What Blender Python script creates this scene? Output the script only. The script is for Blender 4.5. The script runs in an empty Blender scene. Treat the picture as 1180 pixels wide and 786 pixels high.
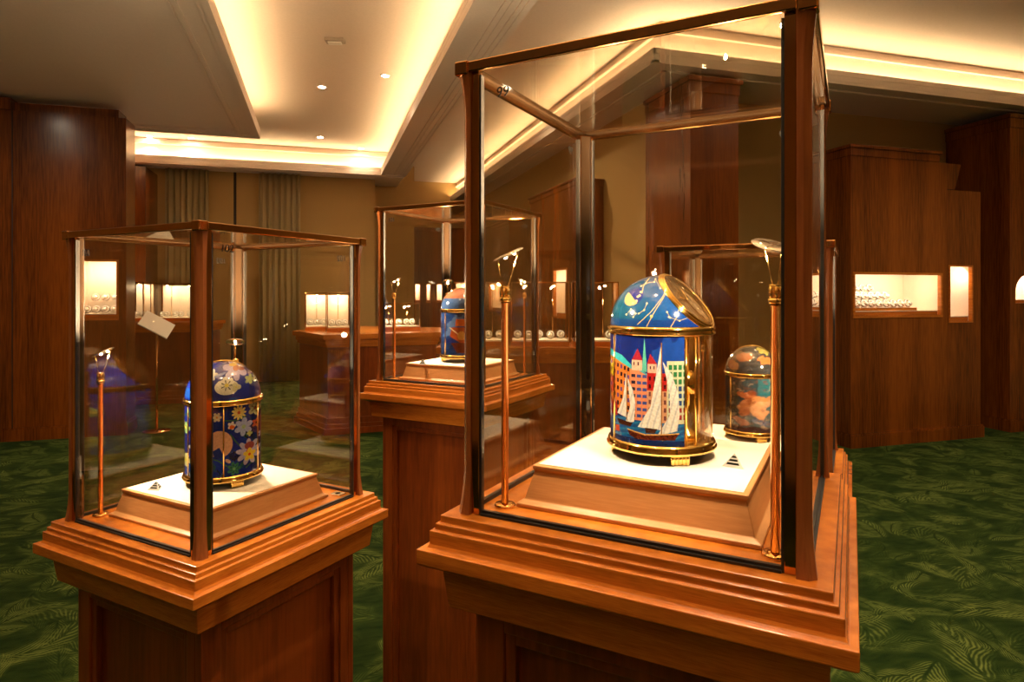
import bpy, bmesh, math, random
import numpy as np
from mathutils import Vector, Matrix
random.seed(7)
PI = math.pi
PHI = 0.295                 # camera heading against the room's walls
CP, SP = math.cos(PHI), math.sin(PHI)
S = 0.37                    # width of a case deck in metres
CAMZ = 1.42
scn = bpy.context.scene
COL = scn.collection

def room(X, Y):             # metres right of / ahead of the viewer -> room axes
    return (X*CP + Y*SP, -X*SP + Y*CP)

# ------------------------------------------------------------------ materials
def mat(name):
    m = bpy.data.materials.new(name); m.use_nodes = True
    nt = m.node_tree; b = nt.nodes['Principled BSDF']
    return m, nt, b
def L(nt, a, b): nt.links.new(a, b)
def N(nt, t, **kw):
    n = nt.nodes.new(t)
    for k, v in kw.items():
        if k in n.inputs.keys() if isinstance(k, str) else False: n.inputs[k].default_value = v
        else: setattr(n, k, v)
    return n
def plain(name, col, rough=.5, metal=0, coat=0, bump=0, bscale=60, spec=.5):
    m, nt, b = mat(name)
    b.inputs['Base Color'].default_value = (*col, 1); b.inputs['Roughness'].default_value = rough
    b.inputs['Metallic'].default_value = metal; b.inputs['Coat Weight'].default_value = coat
    b.inputs['Specular IOR Level'].default_value = spec
    tc = N(nt, 'ShaderNodeTexCoord'); nz = N(nt, 'ShaderNodeTexNoise'); nz.inputs['Scale'].default_value = bscale
    L(nt, tc.outputs['Object'], nz.inputs['Vector'])
    mx = N(nt, 'ShaderNodeMix', data_type='RGBA'); mx.inputs[6].default_value = (*[c*.92 for c in col], 1); mx.inputs[7].default_value = (*[min(1, c*1.06) for c in col], 1)
    L(nt, nz.outputs['Fac'], mx.inputs[0]); L(nt, mx.outputs[2], b.inputs['Base Color'])
    if bump:
        bp = N(nt, 'ShaderNodeBump'); bp.inputs['Strength'].default_value = bump; bp.inputs['Distance'].default_value = .002
        L(nt, nz.outputs['Fac'], bp.inputs['Height']); L(nt, bp.outputs[0], b.inputs['Normal'])
    return m
def wood(name, c1, c2, scale=(30, 30, 2.2), rough=.32, coat=.3, fine=1.0):
    m, nt, b = mat(name)
    tc = N(nt, 'ShaderNodeTexCoord'); mp = N(nt, 'ShaderNodeMapping'); mp.inputs['Scale'].default_value = scale
    L(nt, tc.outputs['Object'], mp.inputs['Vector'])
    n1 = N(nt, 'ShaderNodeTexNoise'); n1.inputs['Scale'].default_value = .35; n1.inputs['Detail'].default_value = 3; n1.inputs['Distortion'].default_value = .8
    n2 = N(nt, 'ShaderNodeTexNoise'); n2.inputs['Scale'].default_value = 5*fine; n2.inputs['Detail'].default_value = 5
    L(nt, mp.outputs[0], n1.inputs['Vector']); L(nt, mp.outputs[0], n2.inputs['Vector'])
    ad = N(nt, 'ShaderNodeMath', operation='MULTIPLY_ADD'); ad.inputs[1].default_value = .45
    L(nt, n2.outputs['Fac'], ad.inputs[0]); 
    ml = N(nt, 'ShaderNodeMath', operation='MULTIPLY'); ml.inputs[1].default_value = .6; L(nt, n1.outputs['Fac'], ml.inputs[0]); L(nt, ml.outputs[0], ad.inputs[2])
    r = N(nt, 'ShaderNodeValToRGB'); r.color_ramp.elements[0].position = .38; r.color_ramp.elements[0].color = (*c1, 1)
    r.color_ramp.elements[1].position = .66; r.color_ramp.elements[1].color = (*c2, 1)
    L(nt, ad.outputs[0], r.inputs[0]); L(nt, r.outputs[0], b.inputs['Base Color'])
    b.inputs['Roughness'].default_value = rough; b.inputs['Coat Weight'].default_value = coat; b.inputs['Coat Roughness'].default_value = .22
    bp = N(nt, 'ShaderNodeBump'); bp.inputs['Strength'].default_value = .12; bp.inputs['Distance'].default_value = .001
    L(nt, n2.outputs['Fac'], bp.inputs['Height']); L(nt, bp.outputs[0], b.inputs['Normal'])
    return m
def emit(name, col, strength):
    m, nt, b = mat(name)
    b.inputs['Base Color'].default_value = (*col, 1); b.inputs['Emission Color'].default_value = (*col, 1); b.inputs['Emission Strength'].default_value = strength
    return m
def glass(name, tint=(.97, .95, .91), boost=1.0):
    m, nt, b = mat(name); nt.nodes.remove(b); out = nt.nodes['Material Output']
    t = N(nt, 'ShaderNodeBsdfTransparent'); t.inputs[0].default_value = (*tint, 1)
    g = N(nt, 'ShaderNodeBsdfGlossy'); g.inputs['Roughness'].default_value = 0.0; g.inputs[0].default_value = (1, .97, .92, 1)
    f = N(nt, 'ShaderNodeFresnel'); ge = N(nt, 'ShaderNodeNewGeometry')
    io = N(nt, 'ShaderNodeMix'); io.inputs[2].default_value = 1.5; io.inputs[3].default_value = 1/1.5; L(nt, ge.outputs['Backfacing'], io.inputs[0]); L(nt, io.outputs[0], f.inputs[0])
    k = N(nt, 'ShaderNodeMath', operation='MULTIPLY'); k.inputs[1].default_value = boost; k.use_clamp = True
    L(nt, f.outputs[0], k.inputs[0])
    mx = N(nt, 'ShaderNodeMixShader'); L(nt, k.outputs[0], mx.inputs[0]); L(nt, t.outputs[0], mx.inputs[1]); L(nt, g.outputs[0], mx.inputs[2])
    L(nt, mx.outputs[0], out.inputs[0]); return m
def painted(name, rough=.12):
    m, nt, b = mat(name)
    a = N(nt, 'ShaderNodeVertexColor'); a.layer_name = 'Col'
    nz = N(nt, 'ShaderNodeTexNoise'); nz.inputs['Scale'].default_value = 420; nz.inputs['Detail'].default_value = 3
    tc = N(nt, 'ShaderNodeTexCoord'); L(nt, tc.outputs['Object'], nz.inputs['Vector'])
    mr = N(nt, 'ShaderNodeMapRange'); mr.inputs[3].default_value = .75; mr.inputs[4].default_value = 1.25; L(nt, nz.outputs['Fac'], mr.inputs[0])
    mr.inputs[3].default_value = .40; mr.inputs[4].default_value = .95
    v = N(nt, 'ShaderNodeVectorMath', operation='SCALE'); L(nt, a.outputs[0], v.inputs[0]); L(nt, mr.outputs[0], v.inputs['Scale'])
    L(nt, v.outputs[0], b.inputs['Base Color'])
    b.inputs['Roughness'].default_value = rough; b.inputs['Coat Weight'].default_value = .8; b.inputs['Coat Roughness'].default_value = .04
    return m
def carpet():
    m, nt, b = mat('carpet_green')
    tc = N(nt, 'ShaderNodeTexCoord')
    def M(op, a, b_=None, c=None, clamp=False):
        n = N(nt, 'ShaderNodeMath', operation=op); n.use_clamp = clamp
        for i, v in enumerate((a, b_, c)):
            if v is None: continue
            if isinstance(v, (int, float)): n.inputs[i].default_value = v
            else: L(nt, v, n.inputs[i])
        return n.outputs[0]
    wn = N(nt, 'ShaderNodeTexNoise'); wn.inputs['Scale'].default_value = 3.5; wn.inputs['Detail'].default_value = 1
    L(nt, tc.outputs['Object'], wn.inputs['Vector'])
    wsub = N(nt, 'ShaderNodeVectorMath', operation='SUBTRACT'); L(nt, wn.outputs['Color'], wsub.inputs[0]); wsub.inputs[1].default_value = (.5, .5, .5)
    wsc = N(nt, 'ShaderNodeVectorMath', operation='SCALE'); L(nt, wsub.outputs[0], wsc.inputs[0]); wsc.inputs['Scale'].default_value = .14
    wad = N(nt, 'ShaderNodeVectorMath', operation='ADD'); L(nt, tc.outputs['Object'], wad.inputs[0]); L(nt, wsc.outputs[0], wad.inputs[1])
    total = None
    pn = N(nt, 'ShaderNodeTexNoise'); pn.inputs['Scale'].default_value = 14; pn.inputs['Detail'].default_value = 2; L(nt, tc.outputs['Object'], pn.inputs['Vector'])
    for k, (sc, off, ln, wd) in enumerate([(2.3, (0, 0, 0), .66, .27), (2.9, (3.3, 1.7, 0), .62, .25), (3.7, (7.1, 4.9, 0), .62, .28), (4.6, (1.3, 8.2, 0), .6, .28)]):
        mp = N(nt, 'ShaderNodeMapping'); mp.inputs['Scale'].default_value = (sc, sc, 0); mp.inputs['Location'].default_value = off
        L(nt, wad.outputs[0], mp.inputs['Vector'])
        vo = N(nt, 'ShaderNodeTexVoronoi', voronoi_dimensions='2D'); vo.inputs['Scale'].default_value = 1; vo.inputs['Randomness'].default_value = .85
        L(nt, mp.outputs[0], vo.inputs['Vector'])
        d = N(nt, 'ShaderNodeVectorMath', operation='SUBTRACT'); L(nt, mp.outputs[0], d.inputs[0]); L(nt, vo.outputs['Position'], d.inputs[1])
        sp = N(nt, 'ShaderNodeSeparateXYZ'); L(nt, d.outputs[0], sp.inputs[0])
        cs = N(nt, 'ShaderNodeSeparateColor'); L(nt, vo.outputs['Color'], cs.inputs[0])
        ang = M('MULTIPLY', cs.outputs[0], 6.28)
        ca, sa = M('COSINE', ang), M('SINE', ang)
        x0 = M('ADD', M('MULTIPLY', sp.outputs[0], ca), M('MULTIPLY', sp.outputs[1], sa))
        y0 = M('SUBTRACT', M('MULTIPLY', sp.outputs[1], ca), M('MULTIPLY', sp.outputs[0], sa))
        # bend the leaf
        y1 = M('ADD', y0, M('MULTIPLY', M('MULTIPLY', x0, x0), M('MULTIPLY_ADD', cs.outputs[1], 2.4, -1.2)))
        ay = M('ABSOLUTE', y1)
        xl = M('DIVIDE', x0, ln)
        w = M('MULTIPLY', M('SUBTRACT', 1.0, M('MULTIPLY', xl, xl)), wd)
        body = M('MULTIPLY', M('SUBTRACT', w, ay), 9, clamp=True)
        vein = M('SINE', M('MULTIPLY', M('ADD', M('ADD', x0, M('MULTIPLY', pn.outputs['Fac'], .16)), M('ADD', M('MULTIPLY', ay, 1.7), M('MULTIPLY', M('MULTIPLY', ay, ay), 2.5))), 62.0))
        vein = M('MULTIPLY_ADD', vein, .32, .50, clamp=True)
        rib = M('MULTIPLY', M('SUBTRACT', ay, .008), 60, clamp=True)
        leaf = M('MULTIPLY', M('MULTIPLY', body, vein), M('MULTIPLY', rib, M('MULTIPLY_ADD', cs.outputs[2], .7, .35)))
        total = leaf if total is None else M('MAXIMUM', total, leaf)
    st = N(nt, 'ShaderNodeTexNoise'); st.inputs['Scale'].default_value = 1; st.inputs['Detail'].default_value = 4
    mp = N(nt, 'ShaderNodeMapping'); mp.inputs['Scale'].default_value = (9, 26, 1); mp.inputs['Rotation'].default_value = (0, 0, .5)
    L(nt, wad.outputs[0], mp.inputs['Vector']); L(nt, mp.outputs[0], st.inputs['Vector'])
    stv = M('MULTIPLY_ADD', st.outputs['Fac'], 1.4, -.45, clamp=True)
    tot = M('ADD', M('MULTIPLY', total, .62), M('MULTIPLY', stv, .44), clamp=True)
    r = N(nt, 'ShaderNodeValToRGB'); e = r.color_ramp.elements
    e[0].position = 0; e[0].color = (.006, .019, .002, 1); e[1].position = 1; e[1].color = (.22, .27, .06, 1)
    x = e.new(.35); x.color = (.028, .052, .008, 1)
    L(nt, tot, r.inputs[0]); L(nt, r.outputs[0], b.inputs['Base Color'])
    b.inputs['Roughness'].default_value = .95; b.inputs['Specular IOR Level'].default_value = .1
    fn = N(nt, 'ShaderNodeTexNoise'); fn.inputs['Scale'].default_value = 380; L(nt, tc.outputs['Object'], fn.inputs['Vector'])
    bp = N(nt, 'ShaderNodeBump'); bp.inputs['Strength'].default_value = .5; bp.inputs['Distance'].default_value = .004
    L(nt, fn.outputs['Fac'], bp.inputs['Height']); L(nt, bp.outputs[0], b.inputs['Normal'])
    return m

M_ledge = wood('honey_beech', (.36, .092, .008), (.63, .20, .022), (9, 9, 150), .26, .5, 1.2)
M_body = wood('cherry_panel', (.13, .022, .003), (.27, .060, .008), (34, 34, 2.4), .3, .3)
M_post = wood('rosewood_bar', (.22, .06, .016), (.34, .11, .03), (60, 60, 3), .22, .6)
M_cab = wood('cabinet_veneer', (.085, .017, .0018), (.27, .068, .0065), (9, 9, .5), .24, .6, 1.6)
M_riser = wood('riser_maple', (.46, .20, .065), (.60, .29, .11), (8, 8, 120), .38, .2)
M_brass = plain('polished_brass', (.88, .50, .16), .07, 1)
M_rail = plain('bronze_rail', (.62, .31, .11), .08, 1)
M_gold = plain('gilt_brass', (1.0, .66, .20), .12, 1)
M_chrome = plain('bright_metal', (.85, .80, .72), .08, 1)
M_black = plain('black_reflection', (.015, .008, .004), .06, coat=.6)
M_gasket = plain('black_gasket', (.008, .006, .005), .5)
M_suede = plain('cream_suede', (.80, .73, .63), .75, bump=.1, bscale=400)
M_wall = plain('olive_beige_wall', (.44, .285, .10), .7, bump=.05)
M_ceil = plain('plaster_white', (.75, .64, .56), .65)
M_curtain = plain('curtain_cloth', (.42, .34, .18), .8)
M_niche = plain('niche_lining', (.86, .72, .60), .7)
M_dark = plain('dark_gap', (.02, .012, .006), .6)
M_white = plain('white_card', (.85, .83, .8), .5)
M_shadecard = plain('shaded_white_card', (.42, .39, .36), .35)  # grey for one face of the white card, shade put into its colour
M_ink = plain('black_ink', (.008, .008, .008), .95, spec=.05)
M_glass = glass('case_glass', boost=.95)
M_clear = glass('showcase_glass', (.98, .97, .94), .8)
M_enamel = painted('enamel_picture')
M_cove = emit('cove_lamp_tube', (1, .76, .41), 10)
M_bulb = emit('halogen_bulb', (1, .80, .52), 45)
M_spotlamp = emit('downlight_lens', (1, .85, .62), 60)
M_strap = plain('dark_leather', (.03, .02, .015), .5)
M_dial = plain('watch_dial', (.75, .72, .66), .3)
M_plastic = plain('detector_plastic', (.42, .36, .30), .5)
M_carpet = carpet()

# ------------------------------------------------------------------ geometry helpers
def link(name, me, m, parent=None):
    o = bpy.data.objects.new(name, me); COL.objects.link(o)
    if m is not None:
        for mm in (m if isinstance(m, (list, tuple)) else [m]): me.materials.append(mm)
    if parent is not None: o.parent = parent
    return o
class MB:
    def __init__(s): s.v = []; s.f = []; s.mi = []; s.sm = []
    def add(s, vs, fs, mi=0, smooth=False):
        n = len(s.v); s.v += [tuple(v) for v in vs]
        for f in fs: s.f.append([i+n for i in f]); s.mi.append(mi); s.sm.append(smooth)
        return s
    def box(s, x0, x1, y0, y1, z0, z1, mi=0):
        vs = [(x, y, z) for z in (z0, z1) for y in (y0, y1) for x in (x0, x1)]
        return s.add(vs, [(0, 2, 3, 1), (4, 5, 7, 6), (0, 1, 5, 4), (1, 3, 7, 5), (3, 2, 6, 7), (2, 0, 4, 6)], mi)
    def prism(s, poly, z0, z1, mi=0, smooth=False):
        n = len(poly); vs = [(x, y, z0) for x, y in poly]+[(x, y, z1) for x, y in poly]
        s.add(vs, [tuple(reversed(range(n))), tuple(range(n, 2*n))], mi)
        return s.add(vs, [(i, (i+1) % n, n+(i+1) % n, n+i) for i in range(n)], mi, smooth)
    def sq(s, prof, mi=0, ox=0, oy=0):       # stack of squares: [(half, z)...] top to bottom
        vs = []; 
        for h, z in prof: vs += [(ox-h, oy-h, z), (ox+h, oy-h, z), (ox+h, oy+h, z), (ox-h, oy+h, z)]
        n = len(prof); fs = [(0, 1, 2, 3), tuple(reversed(range(4*n-4, 4*n)))]
        for i in range(n-1):
            a, b = 4*i, 4*i+4
            for k in range(4): fs.append((a+k, b+k, b+(k+1) % 4, a+(k+1) % 4))
        return s.add(vs, fs, mi)
    def lathe(s, prof, seg=32, mi=0, c=(0, 0, 0), M=None, smooth=True):   # [(r,z)] bottom to top
        vs = []
        for r, z in prof:
            for k in range(seg):
                a = 2*PI*k/seg; p = Vector((r*math.cos(a), r*math.sin(a), z))
                if M is not None: p = M @ p
                vs.append((p.x+c[0], p.y+c[1], p.z+c[2]))
        fs = []; n = len(prof)
        for i in range(n-1):
            for k in range(seg): fs.append((i*seg+k, i*seg+(k+1) % seg, (i+1)*seg+(k+1) % seg, (i+1)*seg+k))
        fs.append(tuple(reversed(range(seg)))); fs.append(tuple(range((n-1)*seg, n*seg)))
        return s.add(vs, fs, mi, smooth)
    def tube(s, pts, r, seg=8, mi=0, closed=False):
        pts = [Vector(p) for p in pts]; n = len(pts); rings = []
        for i, p in enumerate(pts):
            if closed: t = pts[(i+1) % n]-pts[i-1]
            else: t = pts[min(i+1, n-1)]-pts[max(i-1, 0)]
            t.normalize(); up = Vector((0, 0, 1)) if abs(t.z) < .95 else Vector((1, 0, 0))
            a = t.cross(up).normalized(); b = t.cross(a)
            rr = r[i] if isinstance(r, (list, tuple)) else r
            rings.append([p+a*rr*math.cos(2*PI*k/seg)+b*rr*math.sin(2*PI*k/seg) for k in range(seg)])
        vs = [v for q in rings for v in q]; fs = []
        for i in range(n if closed else n-1):
            j = (i+1) % n
            for k in range(seg): fs.append((i*seg+k, j*seg+k, j*seg+(k+1) % seg, i*seg+(k+1) % seg))
        if not closed: fs += [tuple(range(seg)), tuple(reversed(range((n-1)*seg, n*seg)))]
        return s.add(vs, fs, mi, True)
    def torus(s, c, R, r, M=None, seg=40, sg=8, mi=0):
        pts = []
        for k in range(seg):
            p = Vector((R*math.cos(2*PI*k/seg), R*math.sin(2*PI*k/seg), 0))
            if M is not None: p = M @ p
            pts.append(p+Vector(c))
        return s.tube(pts, r, sg, mi, True)
    def build(s, name, m, parent=None, bevel=0):
        me = bpy.data.meshes.new(name); me.from_pydata(s.v, [], s.f)
        o = link(name, me, m, parent)
        me.polygons.foreach_set('material_index', s.mi)
        me.polygons.foreach_set('use_smooth', s.sm)
        bm = bmesh.new(); bm.from_mesh(me); bmesh.ops.recalc_face_normals(bm, faces=bm.faces); bm.to_mesh(me); bm.free()
        me.update()
        if bevel:
            b = o.modifiers.new('edge', 'BEVEL'); b.width = bevel; b.segments = 2; b.limit_method = 'ANGLE'; b.angle_limit = .7
        return o
def tag(o, label, cat=None, group=None, kind=None):
    if label: o['label'] = label
    if cat: o['category'] = cat
    if group: o['group'] = group
    if kind: o['kind'] = kind
    return o
def empty(name, loc, rz=0):
    o = bpy.data.objects.new(name, None); COL.objects.link(o); o.location = loc; o.rotation_euler = (0, 0, rz); o.empty_display_size = .05
    return o
def copy_tree(o, parent=None):
    c = o.copy(); COL.objects.link(c); c.parent = parent
    for ch in list(o.children): copy_tree(ch, c)
    return c
def struct(o, label=None):
    o['kind'] = 'structure'
    if label: o['label'] = label
    return o
def text_mesh(name, body, size, m, parent, loc, rot):
    cu = bpy.data.curves.new(name, 'FONT'); cu.body = body; cu.size = size; cu.align_x = 'CENTER'; cu.align_y = 'CENTER'; cu.extrude = .0002; cu.shear = .12
    t = bpy.data.objects.new('tmp_text', cu); COL.objects.link(t)
    bpy.context.view_layer.update()
    me = bpy.data.meshes.new_from_object(t.evaluated_get(bpy.context.evaluated_depsgraph_get()))
    bpy.data.objects.remove(t)
    me.materials.clear(); o = link(name, me, m, parent); o.location = loc; o.rotation_euler = rot
    return o
def light(kind, name, loc, energy, col, **kw):
    l = bpy.data.lights.new(name, kind); l.energy = energy; l.color = col
    for k, v in kw.items():
        if k != 'aim': setattr(l, k, v)
    o = bpy.data.objects.new(name, l); COL.objects.link(o); o.location = loc
    if 'aim' in kw:
        d = Vector(kw['aim'])-Vector(loc); o.rotation_euler = d.to_track_quat('-Z', 'Y').to_euler()
    return o
WARM = (1, .66, .34)
WARMW = (1, .78, .52)

# ------------------------------------------------------------------ setting
Z0, ZL, ZT = 3.31, 3.41, 3.69
XL, XR, YB, YF = -5.0, 7.6, -2.6, 13.4
struct(MB().box(XL-.2, XR+.2, YB-.2, YF+.2, -.1, 0).build('floor', M_carpet), 'dark green carpet with a lighter leaf pattern')
struct(MB().box(XL-.2, XR+.2, YB-.2, YF+.2, ZT, ZT+.1).build('ceiling', M_ceil), 'warm white tray ceiling')
def soffit(n, x0, x1, y0, y1, edges, label):
    m = MB(); m.box(x0, x1, y0, y1, Z0, Z0+.05)
    fx0, fx1, fy0, fy1 = x0, x1, y0, y1
    for e in edges:
        if e == 'L': m.box(x0, x0+.02, y0, y1, Z0+.05, ZL); fx0 = x0+.15
        if e == 'R': m.box(x1-.02, x1, y0, y1, Z0+.05, ZL); fx1 = x1-.15
        if e == 'N': m.box(x0, x1, y0, y0+.02, Z0+.05, ZL); fy0 = y0+.15
        if e == 'F': m.box(x0, x1, y1-.02, y1, Z0+.05, ZL); fy1 = y1-.15
    m.box(fx0, fx1, fy0, fy1, Z0+.05, ZT)
    o = struct(m.build(n, M_ceil, bevel=.004), label)
    # stepped plaster mouldings below the edge, crown ledge on the fascia, tubes in the cove
    t = MB(); cv = []
    lx0, lx1, ly0, ly1 = x0, x1, y0, y1
    for a, b_, dz in ((0, .05, .022), (.05, .085, .012), (.20, .235, .014), (.25, .262, .008)):
        if 'R' in edges: t.box(x1-b_, x1-a, y0, y1-(a if 'F' in edges else 0), Z0-dz, Z0+.001)
        if 'L' in edges and x1-x0 > 1: t.box(x0+a, x0+b_, y0+(a if 'N' in edges else 0), y1, Z0-dz, Z0+.001)
        if 'L' in edges and x1-x0 <= 1: t.box(x0+a, x0+b_, y0, y1, Z0-dz, Z0+.001); t.box(x1-b_, x1-a, y0, y1, Z0-dz, Z0+.001) if a < .1 else None
        if 'N' in edges: t.box(x0+(a if 'L' in edges else 0), x1, y0+a, y0+b_, Z0-dz-.0005, Z0+.001)
        if 'F' in edges: t.box(x0, x1-(a if 'R' in edges else 0), y1-b_, y1-a, Z0-dz-.0005, Z0+.001)
    zc = 3.60
    if 'R' in edges: t.box(fx1, fx1+.035, y0, fy1+.035, zc, zc+.02); cv.append((x1-.11, x1-.07, y0+.1, (y1-.09 if 'F' in edges else y1)))
    if 'L' in edges: t.box(fx0-.035, fx0, fy0-(.035 if 'N' in edges else 0), y1, zc, zc+.02); cv.append((x0+.07, x0+.11, (y0+.07 if 'N' in edges else y0+.1), y1-.1))
    if 'N' in edges: t.box(fx0, fx1, fy0-.035, fy0, zc+.0005, zc+.0205); cv.append((x0+(.14 if 'L' in edges else .05), x1-.1, y0+.07, y0+.11))
    if 'F' in edges: t.box(fx0, fx1, fy1, fy1+.035, zc+.0005, zc+.0205); cv.append((x0+.1, x1-.14, y1-.11, y1-.07))
    struct(t.build(o.name.replace('ceiling', 'trim')+'_moulding', M_ceil), 'plaster moulding along the ceiling edge')
    return cv
coves = []
coves += [(c, 'above the left ceiling island') for c in soffit('ceiling_island', XL, -.68, YB, 8.3, 'RF', 'lowered plaster ceiling at the left')]
coves += [(c, 'by the curtains at the far end') for c in soffit('ceiling_far', XL, 1.34, 10.3, YF, 'N', 'lowered plaster ceiling at the far end')]
coves += [(c, 'in the narrow ceiling beam') for c in soffit('ceiling_beam', .95, 1.34, YB, 10.3, 'L', 'narrow lowered beam between two ceiling trays')]
coves += [(c, 'above the right-hand cabinets') for c in soffit('ceiling_corner', 2.6, XR, 4.6, YF, 'LN', 'lowered plaster ceiling over the cabinets')]
for i, ((a, b, c, d), w) in enumerate(coves):
    long = 'running away from the viewer' if d-c > b-a else 'running across the room'
    tag(MB().box(a, b, c, d, Z0+.052, Z0+.075).build('cove_light', M_cove), f'warm concealed cove light {w}, {long}', 'cove light', 'cove lights in the ceiling edges')
def wall(n, x0, x1, y0, y1, mt=None): return struct(MB().box(x0, x1, y0, y1, 0, ZT).build(n, mt or M_wall), 'olive beige wall')
wall('wall_far', XL, .9, 10.85, 10.95); wall('wall_far_recess', .9, 1.65, 11.5, 11.6); wall('wall_far_return', .8, .9, 10.95, 11.5)
wall('wall_far_end', 1.65, 3.2, 13.0, 13.1); wall('wall_far_side', 1.55, 1.65, 11.6, 13.0)
wall('wall_inner', 3.1, 3.2, 5.52, 13.0); wall('wall_right', 3.1, XR, 5.42, 5.52)
wall('wall_right_end', XR, XR+.1, YB, 5.52); wall('wall_left', XL-.1, XL, YB, 10.95); wall('wall_behind', XL, XR, YB-.1, YB)
struct(MB().box(-2.2, .9, 10.83, 10.85, 0, .16).build('baseboard_far', M_wall), 'beige baseboard under the curtains')
struct(MB().box(.9, 1.65, 11.48, 11.5, 0, .16).build('baseboard_recess', M_wall))
# wall panel grooves
struct(MB().box(-1.28, -1.24, 10.84, 10.85, .16, Z0).build('trim_gap', M_dark), 'dark vertical gap between two wall panels')
g = MB()
for x0, x1, z0, z1 in ((-1.15, -.72, .4, 2.1), (-.05, .75, .4, 2.1), (-1.85, -1.35, .4, 2.1)):
    for a in ((x0, x0+.02, z0, z1), (x1-.02, x1, z0, z1), (x0, x1, z0, z0+.02), (x0, x1, z1-.02, z1)): g.box(a[0], a[1], 10.83, 10.85, a[2], a[3])
for a in ((1.0, 1.02, .4, 2.3), (1.53, 1.55, .4, 2.3), (1.0, 1.55, .4, .42), (1.0, 1.55, 2.28, 2.3)): g.box(a[0], a[1], 11.48, 11.5, a[2], a[3])
struct(g.build('trim_panels', M_wall), 'raised panel frames on the beige wall')

def curtain(x0, x1, y, folds, label):
    n = folds*14; vs = []; fs = []
    for z in (0.02, 1.2, 2.3, Z0-.01):
        for i in range(n+1):
            t = i/n; ph = t*folds*2*PI
            vs.append((x0+(x1-x0)*t+.012*math.sin(ph*2), y+(.045+.012*math.sin(ph*.37))*math.sin(ph)+.01*math.sin(ph*.5+z), z))
    for r in range(3):
        for i in range(n): a = r*(n+1)+i; fs.append((a, a+1, a+n+2, a+n+1))
    m = MB(); m.add(vs, fs, 0, True); o = m.build('curtain', M_curtain)
    s = o.modifiers.new('thick', 'SOLIDIFY'); s.thickness = .004
    return tag(o, label, 'curtain')
curtain(-2.22, -1.62, 10.72, 7, 'greenish beige pleated curtain beside the far wood cabinet')
curtain(-.9, -.28, 10.72, 7, 'greenish beige pleated curtain between plain beige wall panels')

# downlights and detector
def ceil_pt(px, py, h=ZT-CAMZ):
    Y = 733*h/(337-py); X = (px-590)/733*Y; return room(X, Y)
DL = [(371, 100, 'left of the front pair in the tray ceiling'), (444, 87, 'right of the front pair in the tray ceiling'), (369, 158, 'left of the middle pair in the tray ceiling'), (416, 171, 'right of the middle pair, near the lit corner'),
      (172, 157, 'back left of four beside the tall left cabinet'), (183, 167, 'front left of four beside the tall left cabinet'), (220, 159, 'back right of four beyond the ceiling island'), (228, 169, 'front right of four beyond the ceiling island')]
for px, py, w in DL:
    x, y = ceil_pt(px, py); t = empty('ceiling_downlight', (x, y, ZT))
    tag(t, 'small round warm downlight, '+w, 'downlight', 'downlights in the tray ceiling')
    MB().torus((0, 0, -.002), .044, .006, seg=24).build('trim_ring', M_ceil, t)
    MB().lathe([(.036, -.004), (.038, -.001)], 20).build('lens', M_spotlamp, t)
    light('SPOT', 'downlight_beam', (x, y, ZT-.02), 40, WARMW, spot_size=1.5, spot_blend=.8, shadow_soft_size=.03)
x, y = ceil_pt(386, 45); t = empty('ceiling_detector', (x, y, ZT), -.25); tag(t, 'small white box detector on the tray ceiling above the downlights', 'detector')
MB().box(-.085, .085, -.045, .045, -.03, 0).build('housing', M_plastic, t, bevel=.006)
MB().box(-.06, .06, -.03, .03, -.045, -.03).build('lens_cover', M_white, t, bevel=.006)
for x, y, wh in ((-.30, .25, 'above the left foreground'), (.55, .35, 'above the viewer'), (.75, 1.15, 'directly above the large case'), (3.6, 2.5, 'before the narrow pillar cabinet'), (4.9, 2.5, 'before the wide watch cabinet'), (6.2, 2.5, 'before the cabinet with the arched niche'), (2.0, 7.0, 'before the inner wall cabinets'), (-3, 5.2, 'over the left carpet'), (-2.75, 6.1, 'close in front of the tall left cabinet'), (2.0, 2.0, 'in the tray beyond the beam')):
    zz = Z0 if x < -.68 else ZT
    t = empty('ceiling_downlight', (x, y, zz)); tag(t, f'round warm downlight in the ceiling {wh}', 'downlight', 'downlights in the tray ceiling')
    MB().torus((0, 0, -.002), .044, .006, seg=24).build('trim_ring', M_ceil, t)
    MB().lathe([(.036, -.004), (.038, -.001)], 20).build('lens', M_spotlamp, t)
    light('SPOT', 'downlight_beam', (x, y, zz-.02), (14 if y == 6.1 else 36 if y > 3 else 42), WARMW, spot_size=(2.6 if y > 2.3 else 1.7), spot_blend=.9, shadow_soft_size=.03)

# ------------------------------------------------------------------ wristwatches on collars
def make_watch():
    t = empty('wristwatch', (0, 0, 0))
    # C-shaped collar standing up, strap round it, dial facing the room (-y)
    m = MB(); m.torus((0, .012, .034), .024, .008, Matrix.Rotation(math.radians(70), 3, 'X'), 20, 6); m.box(-.012, .012, -.002, .028, 0, .012); m.build('collar', M_white, t)
    m = MB(); m.torus((0, .011, .034), .030, .0035, Matrix.Rotation(math.radians(70), 3, 'X') @ Matrix.Rotation(0, 3, 'Z'), 20, 6); m.build('strap', M_strap, t)
    R = Matrix.Rotation(math.radians(65), 3, 'X')
    m = MB(); m.lathe([(.017, 0), (.019, .003), (.018, .007), (.015, .008)], 20, 0, (0, -.012, .030), R); m.build('watch_case', M_chrome, t)
    m = MB(); m.lathe([(.0145, .0081), (.0145, .0086)], 20, 0, (0, -.012, .030), R); m.build('dial', M_dial, t)
    return t
WPROTO = make_watch(); WUSED = [False]
ORD = ['first', 'second', 'third', 'fourth', 'fifth', 'sixth', 'seventh', 'eighth', 'ninth', 'tenth']
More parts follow.
